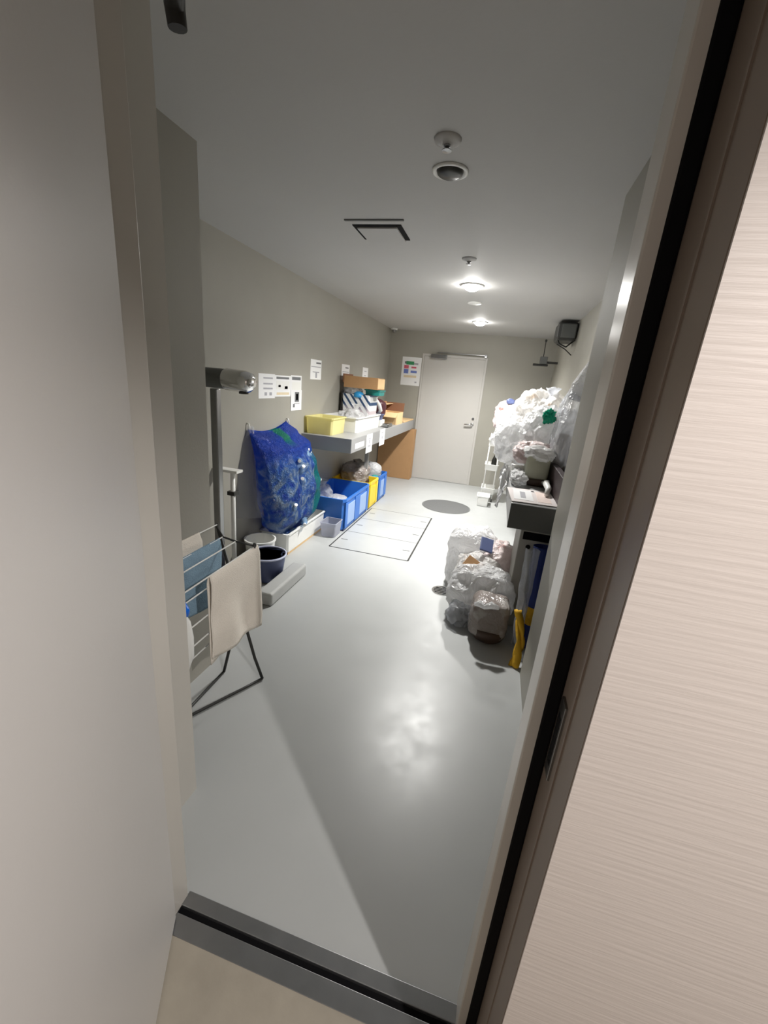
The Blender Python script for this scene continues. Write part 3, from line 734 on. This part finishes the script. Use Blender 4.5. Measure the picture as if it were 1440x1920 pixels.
# clear film bag beside it
def wing(u, v):
    y = 2.93+0.20*u+0.05*math.sin(v*3); z = 0.42+0.74*v
    y0 = 2.86+0.16*v**2; y1 = 3.14-0.06*v
    y = y0+(y1-y0)*u
    x = -1.935+0.16*math.sin(PI*u)*(1-v*0.8)+0.02*noise.noise(Vector((u*5, v*7, 1)))
    return (x, y, z)
o = obj('clear_sack', sheet(B(), wing, 16, 30), mt['pclear2'], loc=(-1.9, 3.0, 0.42), smooth=True)
tag(o, 'limp clear plastic sack hanging left of the blue sack', 'plastic bag')

# steel pipe with elbow and white drain pipe
t = thing('steel_spout_pipe', 'steel pipe with fat shiny horizontal head beside left pillar', 'pipe', (-1.80, 2.45, 0))
bm = B(); box(bm, -1.825, -1.775, 2.425, 2.475, 0, 1.46, 0.006)
obj('upright', bm, mt['steel'], t)
obj('shaded_duct', tube(B(), [(-1.943, 2.45, 1.525), (-1.72, 2.45, 1.525)], 0.062, 24), mt['greym'], t, smooth=False)  # same cylinder as the head; shade near the wall put into darker grey
bm = B(); tube(bm, [(-1.72, 2.45, 1.525), (-1.71, 2.45, 1.525), (-1.58, 2.45, 1.52), (-1.54, 2.45, 1.515), (-1.52, 2.45, 1.51)], [0.062, 0.068, 0.068, 0.060, 0.035], 28)
o = obj('shiny_head', bm, mt['chrome'], t); smooth_by_angle(o, 50)
obj('outlet', lathe(B(), [(0.03, 0), (0.03, 0.02), (0.02, 0.02)], (-1.59, 2.45, 1.445), 20), mt['dark'], t)
t = thing('drain_pipe', 'thin white vertical pipe with white bracket behind drying rack', 'pipe', (-1.80, 2.62, 0))
obj('pipe_body', tube(B(), [(-1.80, 2.62, 0.0), (-1.80, 2.62, 0.875)], 0.017, 14), mt['white'], t, smooth=True)
obj('pipe_bracket', box(B(), -1.94, -1.74, 2.58, 2.66, 0.872, 0.892, 0.003), mt['white'], t)
obj('clamp', box(B(), -1.83, -1.77, 2.59, 2.65, 0.70, 0.73, 0.003), mt['dark'], t)
t = thing('mop_handle', 'dark thin mop handle leaning by the white drain pipe', 'mop', (-1.86, 2.55, 0))
obj('shaft', tube(B(), [(-1.84, 2.50, 0.12), (-1.915, 2.57, 0.84)], 0.012, 10), mt['dark'], t, smooth=True)
obj('mop_head', blob(B(), (-1.83, 2.50, 0.0), (0.09, 0.06, 0.07), 9, amp=0.4, sub=4), mt['greym'], t, smooth=True)

# kerb and bucket
o = obj('floor_kerb', box(B(), -1.455, -1.335, 2.37, 2.945, 0.0, 0.10, 0.018, 3), mt['kerb'], loc=(-1.39, 2.65, 0)); tag(o, 'low grey kerb block on the floor in front of bucket', 'kerb')
t = thing('bucket', 'round navy bucket with pale rim behind the grey kerb', 'bucket', (-1.60, 2.77, 0))
bm = B(); lathe(bm, [(0.0001, 0.004), (0.112, 0.004), (0.118, 0.012), (0.145, 0.205), (0.141, 0.205), (0.113, 0.016), (0.0001, 0.014)], (-1.60, 2.77, 0), 40)
o = obj('bucket_body', bm, mt['navyin'], t); smooth_by_angle(o)
bm = B(); lathe(bm, [(0.146, 0.200), (0.153, 0.202), (0.153, 0.213), (0.142, 0.215), (0.141, 0.204), (0.146, 0.200)], (-1.60, 2.77, 0), 40)
obj('rim', bm, mat('pale_blue_rim', rgb(190, 196, 220), 0.35), t, smooth=True)
t = thing('bucket', 'round white bucket half hidden behind hanging cream towel', 'bucket', (-1.80, 2.98, 0))
bm = B(); lathe(bm, [(0.0001, 0.004), (0.10, 0.004), (0.105, 0.01), (0.125, 0.22), (0.133, 0.22), (0.133, 0.232), (0.120, 0.232), (0.10, 0.014), (0.0001, 0.012)], (-1.79, 2.98, 0), 36)
o = obj('bucket_body', bm, mt['white'], t); smooth_by_angle(o)

# ---------------------------------------------------------------- drying rack
U = Vector((0.03, -1.0, 0)); W = Vector((-1.0, -0.03, 0)); F1 = Vector((-1.002, 1.69, 0))
def rk(s, wv, z): return F1+U*s+W*wv+Vector((0, 0, z))
RL = 0.62
t = thing('drying_rack', 'folding metal drying rack with thin rods behind door', 'drying rack', tuple(rk(RL/2, 0.12, 0)))
for s in (0.0, RL):
    obj('leg', tube(B(), [rk(s, 0.0, 0.010), rk(s, 0.045, 0.13), rk(s, 0.25, 0.86)], 0.008, 10), mt['dark'], t, smooth=True)
    obj('leg', tube(B(), [rk(s+0.02, 0.22, 0.010), rk(s+0.02, 0.03, 0.80)], 0.008, 10), mt['dark'], t, smooth=True)
    obj('top_arm', tube(B(), [rk(s+0.01, 0.03, 0.783), rk(s+0.01, 0.14, 0.788), rk(s+0.01, 0.21, 0.80), rk(s+0.01, 0.25, 0.856)], 0.005, 10), mt['dark'], t, smooth=True)
obj('floor_bar', tube(B(), [rk(0, 0, 0.010), rk(0.10, 0.052, 0.010), (-1.178, 1.341, 0.010), (-1.23, 1.24, 0.010)], 0.007, 10), mt['dark'], t, smooth=True)  # thin dark line along the floor, running diagonally from the front leg
obj('floor_bar', tube(B(), [rk(0.02, 0.22, 0.010), rk(RL+0.02, 0.22, 0.010)], 0.007, 10), mt['dark'], t, smooth=True)
for wv, z in [(0.035, 0.783), (0.14, 0.788), (0.21, 0.800), (0.245, 0.856), (0.10, 0.68), (0.05, 0.60), (0.055, 0.505), (0.10, 0.40)]:
    obj('rod', tube(B(), [rk(0, wv, z), rk(RL, wv, z)], 0.0032, 8), mt['white'], t, smooth=True)

def hang(name, label, cat, wv, z, s0, s1, front, back, m, seed, bulge=0.012, th=0.004, skew=0.0):
    """cloth folded over a rod: one sheet, front drop and back drop"""
    tot = front+back
    def fn(u, v):
        s = s0+(s1-s0)*u
        L_ = v*tot-back
        fold = 0.012*math.sin(u*9+seed)*min(1, abs(L_)*4)+0.018*noise.noise(Vector((u*3, v*4, seed)))*min(1, abs(L_)*5)
        if L_ >= 0:
            dz = z+0.006-L_*(1-skew*(u-0.5)); off = -bulge-fold
        else:
            dz = z+0.006+L_*(1+skew*(u-0.5)); off = bulge+fold*0.5
        off *= min(1, abs(L_)*25)
        return rk(s, wv+off, dz)
    bm = B(); sheet(bm, fn, 28, 48)
    o = obj(name, bm, m, loc=tuple(rk((s0+s1)/2, wv, z)), smooth=True); thicken(o, th)
    tag(o, label, cat)
    return o
hang('towel', 'cream towel folded over the front rod of drying rack', 'towel', 0.035, 0.784, -0.01, 0.37, 0.43, 0.41, mt['cream'], 2, skew=0.12)
hang('cloth', 'grey-blue cloth hung over a middle rod of drying rack', 'cloth', 0.21, 0.80, 0.04, 0.56, 0.30, 0.25, mt['bluecloth'], 5)
hang('cloth', 'off-white cloth hung over rearmost rod of drying rack', 'cloth', 0.245, 0.856, 0.14, 0.58, 0.12, 0.16, mt['cream'], 8)
# spray bottle hung on the rack
t = thing('spray_bottle', 'white bottle with vivid blue top hung on the drying rack', 'bottle', tuple(rk(0.36, 0.0, 0.30)))
c0 = rk(0.535, 0.035, 0)
bm = B(); lathe(bm, [(0.0001, 0.0), (0.012, 0.0), (0.020, 0.03), (0.034, 0.07), (0.036, 0.15), (0.028, 0.22), (0.014, 0.25), (0.013, 0.27)], (c0.x, c0.y, 0.445), 22)
obj('bottle_body', bm, mt['white'], t, smooth=True)
bm = B(); box(bm, -0.055, 0.035, -0.016, 0.016, 0, 0.045, 0.012, 3, Matrix.Translation((c0.x, c0.y, 0.71)) @ Matrix.Rotation(-0.5, 4, 'Z') @ Matrix.Rotation(0.35, 4, 'Y'))
obj('blue_top', bm, mt['capblue'], t, smooth=True)

# ---------------------------------------------------------------- right side
t = thing('storage_counter', 'long counter along right wall heaped with white bags', 'counter', (0.43, 4.3, 0))
obj('worktop', box(B(), 0.15, 0.710, 2.385, 6.3, CBt, CT, 0.006), mt['counter'], t)
obj('end_panel', box(B(), 0.149, 0.708, 2.379, 2.386, CBt+0.001, CT-0.001, 0.002), mt['counterd'], t)
for y in (3.6, 5.4): obj('support_post', box(B(), 0.60, 0.65, y-0.02, y+0.02, 0, CBt, 0.002), mt['counter'], t)

# floor bags
def bag(name, label, c, r, seed, m, cat='rubbish bag', knot=None, **k):
    bm = blob(B(), c, r, seed, **k)
    o = obj(name, bm, m, loc=c, smooth=True); tag(o, label, cat)
    if knot:
        ko = obj('knotted_top', tuft(B(), knot[:3], knot[3], knot[4], seed+1), m, o, smooth=True)
    return o
bag('rubbish_bag', 'big glossy white rubbish bag on floor, front of the heap', (0.085, 2.90, 0.0), (0.235, 0.20, 0.205), 51, mt['pbag'], amp=0.2, f=1.9)
t = thing('rubbish_bag', 'grey-brown see-through bag with dark pot, nearest the viewer', 'rubbish bag', (0.16, 2.60, 0))
obj('film', blob(B(), (0.155, 2.62, 0.045), (0.125, 0.12, 0.135), 53, amp=0.08, sq=4.5), mt['pgrey'], t, smooth=True)
bm = B(); lathe(bm, [(0.0001, 0.0), (0.075, 0.0), (0.10, 0.02), (0.118, 0.06), (0.12, 0.10), (0.0001, 0.11)], (0.165, 2.60, 0.001), 32)
obj('pot_base', bm, mt['soil'], t, smooth=True)
obj('white_collar', tube(B(), [(0.05, 2.50, 0.285), (0.08, 2.49, 0.30), (0.11, 2.485, 0.285), (0.15, 2.49, 0.305), (0.20, 2.50, 0.29)], [0.012, 0.022, 0.015, 0.024, 0.012], 10), mt['pbag'], t, smooth=True)
bag('plastic_bag', 'small greyish clear bag at left foot of front rubbish bag', (-0.035, 2.72, 0.0), (0.09, 0.09, 0.085), 55, mt['pclear'], 'plastic bag', amp=0.3)
bag('crushed_can', 'small dark grey crushed packet left of the front bag', (-0.03, 2.71, 0.015), (0.05, 0.03, 0.055), 56, mt['greym'], 'packet', amp=0.2, sub=3, sq=5)
bag('rubbish_bag', 'tall white rubbish bag at back left of floor heap', (-0.03, 3.42, 0.0), (0.20, 0.20, 0.27), 57, mt['pbag'], amp=0.16, sq=3.2)
bag('rubbish_bag', 'white bag with pinkish brown rubbish, back right of floor heap', (0.20, 3.28, 0.0), (0.17, 0.20, 0.24), 59, mt['pbagp'], amp=0.2)
bag('rubbish_bag', 'white bag showing brown cardboard, middle of the floor heap', (0.045, 3.15, 0.0), (0.19, 0.16, 0.20), 61, mt['pbag2'], amp=0.22)
o = obj('black_packet', box(B(), -0.05, 0.05, -0.008, 0.008, -0.06, 0.06, 0.004, mtx=Matrix.Translation((0.075, 3.16, 0.46)) @ Matrix.Rotation(-0.9, 4, 'X') @ Matrix.Rotation(0.3, 4, 'Z')), mt['navyin'], loc=(0.075, 3.16, 0.46))
tag(o, 'flat black packet lying on the back white rubbish bag', 'packet')
o = obj('cardboard_piece', box(B(), -0.07, 0.07, -0.008, 0.008, -0.05, 0.05, 0.002, mtx=Matrix.Translation((0.0, 2.965, 0.35)) @ Matrix.Rotation(-0.7, 4, 'X') @ Matrix.Rotation(0.5, 4, 'Y')), mt['card'], loc=(0.0, 2.965, 0.35))
tag(o, 'torn brown cardboard piece behind the big glossy bag', 'cardboard')

# things under the right counter
t = thing('recycling_box', 'pale box with black slot under near end of counter', 'box', (0.45, 3.0, 0))
obj('box_body', box(B(), 0.27, 0.62, 2.82, 3.20, 0.001, 0.80, 0.006), mat('pale_grey_board', rgb(168, 166, 158), 0.6, var=0.08), t)
obj('slot', box(B(), 0.29, 0.50, 2.815, 2.83, 0.67, 0.725, 0.004), mt['rubber'], t)
obj('keyhole', lathe(B(), [(0.016, 0), (0.016, 0.006)], (0.335, 2.822, 0.62), 16, Matrix.Rotation(PI/2, 4, 'X')), mt['rubber'], t)
# folded blue and yellow sack leaning down
def wedge(z0, z1):
    bm = B()
    def fn(u, v):
        z = z0+(z1-z0)*v
        k = z/0.66
        xc = 0.415+0.01*k; hw = 0.025+0.04*k
        yy = 2.60+0.16*k
        a = 2*PI*u
        return (xc+hw*math.cos(a)+0.008*noise.noise(Vector((u*4, z*9, 2))), yy+(0.03+0.02*k)*math.sin(a)+0.01*noise.noise(Vector((u*4, z*7, 5))), z)
    sheet(bm, fn, 28, 24); bmesh.ops.remove_doubles(bm, verts=bm.verts, dist=0.0004)
    bmesh.ops.holes_fill(bm, edges=[e for e in bm.edges if e.is_boundary], sides=100)
    return bm
t = thing('folded_tarp', 'folded navy tarp with one yellow band, leaning under counter', 'tarp', (0.46, 2.62, 0))
obj('fabric', wedge(0.005, 0.155), mt['navycloth'], t, smooth=True)
obj('yellow_band', wedge(0.156, 0.27), mt['yellowc'], t, smooth=True)
obj('fabric', wedge(0.271, 0.66), mt['navycloth'], t, smooth=True)
def cls(u, v):
    z = 0.06+0.62*v
    return (0.345+0.0*v+(0.05+0.02*v)*(u-0.5)*2*0.6+0.01*noise.noise(Vector((u*4, v*6, 3))), 2.50+0.12*v+0.03*math.sin(u*7+v*3), z)
o = obj('clear_wrap', sheet(B(), cls, 12, 30), mt['pclear'], loc=(0.37, 2.5, 0.06), smooth=True); thicken(o, 0.003)
tag(o, 'creased clear plastic wrap hanging in front of navy tarp', 'plastic bag')
def yst(u, v):
    z = 0.004+0.30*v
    return (0.335+0.02*math.sin(v*4)+(u-0.5)*(0.045-0.01*v), 2.34+0.16*v+0.012*math.sin(u*6+v*9), z)
o = obj('yellow_rag', sheet(B(), yst, 8, 24), mt['yellowc'], loc=(0.34, 2.36, 0.0), smooth=True); thicken(o, 0.022)
tag(o, 'narrow yellow rag trailing to the floor beside right pillar', 'cloth')

# things on the right counter
t = thing('leaflet', 'pink and white leaflet on near end of right counter', 'leaflet', (0.26, 2.62, CT))
bm = B(); box(bm, -0.13, 0.13, -0.18, 0.18, 0, 0.003, mtx=Matrix.Translation((0.27, 2.60, CT+0.003)) @ Matrix.Rotation(0.06, 4, 'Z'))
obj('sheet', bm, mat('leaflet_paper', rgb(238, 230, 228), 0.4, var=0.04, vscale=10), t)
bm = B(); box(bm, 0.165, 0.275, 2.47, 2.74, CT+0.006, CT+0.0072); obj('white_panel', bm, mt['paper'], t)
bm = B(); box(bm, 0.205, 0.235, 2.52, 2.68, CT+0.0072, CT+0.0080); obj('print', bm, mt['ink'], t)
bm = B(); box(bm, 0.30, 0.375, 2.47, 2.74, CT+0.006, CT+0.0072); obj('orange_picture', bm, mat('peach_print', rgb(240, 222, 214), 0.5, var=0.10, vscale=20), t)
bm = B(); lathe(bm, [(0.010, 0), (0.010, 0.001)], (0.285, 2.73, CT+0.0065), 14); obj('dark_dot', bm, mt['rubber'], t)
t = thing('food_container', 'olive-grey clear container with dark bottom on right counter', 'container', (0.31, 3.06, CT))
obj('container_body', box(B(), 0.235, 0.385, 2.94, 3.14, CT+0.045, CT+0.20, 0.02, 3), mt['olive'], t, smooth=True)
obj('dark_base', box(B(), 0.24, 0.38, 2.93, 3.13, CT+0.001, CT+0.05, 0.015, 3), mt['soil'], t, smooth=True)
obj('lid_film', blob(B(), (0.31, 3.02, CT+0.17), (0.10, 0.11, 0.05), 70, amp=0.3, sub=4), mt['pbag'], t, smooth=True)
o = obj('dark_strip', box(B(), 0.402, 0.44, 2.42, 3.25, CT+0.001, CT+0.16, 0.004), mt['darkstrip'], loc=(0.42, 2.8, CT)); tag(o, 'long dark maroon strip standing on right counter by pillar', 'board')  # narrow blackish strip, upright on the counter beside the pillar
bm = B(); tube(bm, [(0.355, 2.62, CT+0.02), (0.37, 2.70, CT+0.045), (0.36, 2.78, CT+0.06), (0.375, 2.86, CT+0.05), (0.36, 2.94, CT+0.03)], [0.012, 0.018, 0.02, 0.02, 0.014], 12)
o = obj('crumpled_glove', bm, mt['white'], loc=(0.36, 2.78, CT), smooth=True); tag(o, 'twisted white glove lying between leaflet and maroon strip', 'glove')
t = thing('foam_box', 'white foam box at front edge under the bag heap', 'box', (0.25, 3.5, CT))
obj('box_body', openbox(B(), 0.155, 0.36, 3.12, 4.05, CT+0.001, CT+0.10, 0.01, 0.97, 0.004, 0.01), mt['white'], t)
heap = [
 ('low flattened white bag at the counter edge behind the leaflet', (0.205, 3.00, CT), (0.055, 0.17, 0.045), 79, mt['pbag']),
 ('bulging white bag crowning the heap on right counter', (0.33, 3.90, 1.27), (0.20, 0.26, 0.20), 81, mt['pbag2']),
 ('white bag at left of counter heap, leaning to the trolley', (0.17, 3.95, 1.10), (0.19, 0.26, 0.20), 83, mt['pbag']),
 ('fan-creased white bag below the green scrap on counter heap', (0.37, 3.42, 1.13), (0.17, 0.20, 0.21), 85, mt['pbag']),
 ('round white bag in middle of counter heap', (0.20, 3.48, 1.07), (0.19, 0.20, 0.17), 87, mt['pbag']),
 ('flattened glossy bag at lower front of counter heap', (0.30, 3.16, 1.13), (0.15, 0.14, 0.085), 89, mt['pbagp']),
 ('white bag filling the far end of right counter heap', (0.28, 4.65, 1.02), (0.26, 0.32, 0.26), 91, mt['pbag']),
 ('white bag deep against right wall on the counter heap', (0.54, 3.9, 1.02), (0.15, 0.26, 0.26), 93, mt['pbag']),
 ('pinkish bag beyond the heap, showing pale red contents', (0.10, 4.75, 1.20), (0.14, 0.16, 0.17), 95, mt['pbagp']),
]
for lab, c, r, sd, m in heap:
    bag('rubbish_bag', lab, c, r, sd, m, amp=0.26, f=1.8)
o = obj('rubbish_bag', tuft(B(), (0.40, 3.80, 1.58), 0.09, 0.05, 3), mt['pclear'], loc=(0.40, 3.8, 1.58), smooth=True); thicken(o, 0.002)
tag(o, 'clear twisted bag neck sticking up beside the crowning bag', 'plastic bag')
o = obj('green_scrap', blob(B(), (0.345, 3.20, 1.47), (0.036, 0.022, 0.04), 97, amp=1.0, f=3.5, sub=4, flat=False), mt['green'], loc=(0.345, 3.20, 1.47), smooth=True)
tag(o, 'emerald green plastic scrap on the right counter heap', 'plastic scrap')
o = obj('blue_scrap', blob(B(), (0.10, 4.66, 1.49), (0.045, 0.04, 0.03), 98, amp=0.4, sub=3), mt['navyin'], loc=(0.10, 4.66, 1.5), smooth=True)
tag(o, 'small mauve-blue plastic scrap on top of the pinkish bag', 'plastic scrap')
# big clear bag hung on the wall by the pillar
t = thing('hanging_clear_bag', 'large clear bag hanging between heap and right pillar', 'plastic bag', (0.5, 3.1, 1.05))
obj('film', blob(B(), (0.475, 3.15, 1.06), (0.10, 0.20, 0.33), 101, amp=0.22, pinch=0.35), mt['pclear'], t, smooth=True)
obj('lower_fill', blob(B(), (0.475, 3.18, 1.06), (0.085, 0.17, 0.16), 103, amp=0.15), mt['pgrey'], t, smooth=True)
obj('twisted_neck', tube(B(), [(0.475, 3.12, 1.60), (0.49, 3.1, 1.68), (0.52, 3.1, 1.76), (0.56, 3.12, 1.86), (0.60, 3.12, 1.93)], [0.05, 0.06, 0.05, 0.04, 0.06], 14), mt['pbag'], t, smooth=True)
# film strips hanging off the counter front
def tf(u, v):
    y = 3.02+1.0*u; w_ = 0.5+0.5*noise.noise(Vector((u*6, 1, 4)))
    top = 0.985; bot = 0.93-0.10*w_-0.16*max(0, 1-abs(u-0.25)*4)
    z = top+(bot-top)*v
    return (0.138-0.035*v-0.03*abs(noise.noise(Vector((u*16, v*4, 7)))), y+0.02*noise.noise(Vector((u*9, v*5, 2))), z)
bm = sheet(B(), tf, 60, 14)
o = obj('torn_film', bm, mt['pbag'], loc=(0.11, 3.5, 0.85), smooth=True); thicken(o, 0.002); tag(o, 'torn white film trailing from right counter front edge', 'plastic bag')
# trolley beyond
t = thing('wire_trolley', 'narrow white wire trolley standing beyond the right counter front', 'trolley', (0.03, 6.4, 0))
for x in (-0.05, 0.10):
    for y in (6.35, 6.62):
        obj('upright', tube(B(), [(x, y, 0.05), (x, y, 1.0)], 0.009, 8), mt['white'], t, smooth=True)
for z in (0.12, 0.48, 0.84):
    obj('basket_shelf', openbox(B(), -0.07, 0.12, 6.33, 6.64, z, z+0.09, 0.005, 0.95, 0.006, 0.008), mt['white'], t)
for x in (-0.05, 0.10):
    for y in (6.36, 6.61): obj('caster', lathe(B(), [(0.0001, -0.01), (0.025, -0.01), (0.025, 0.01), (0.0001, 0.01)], (x, y, 0.026), 16, Matrix.Rotation(PI/2, 4, 'Y')), mt['dark'], t)
o = obj('white_tub', openbox(B(), -0.10, 0.06, 6.02, 6.26, 0.002, 0.15, 0.005, 0.9), mt['white'], loc=(-0.02, 6.14, 0)); tag(o, 'low white tub on the floor before the wire trolley', 'tub')
o = obj('spray_can', lathe(B(), [(0.0001, 0), (0.03, 0), (0.03, 0.14), (0.02, 0.16), (0.012, 0.165), (0.012, 0.185), (0.0001, 0.186)], (-0.01, 6.47, 0.85), 16), mt['sky'], loc=(-0.01, 6.47, 0.85), smooth=True); tag(o, 'pale blue spray can on top shelf of the wire trolley', 'can')
o = obj('cleaning_bottle', lathe(B(), [(0.0001, 0), (0.035, 0), (0.037, 0.12), (0.02, 0.17), (0.012, 0.2), (0.0001, 0.2)], (0.05, 6.5, 0.49), 16), mt['dark'], loc=(0.05, 6.5, 0.49), smooth=True); tag(o, 'dark bottle on the middle shelf of the wire trolley', 'bottle')
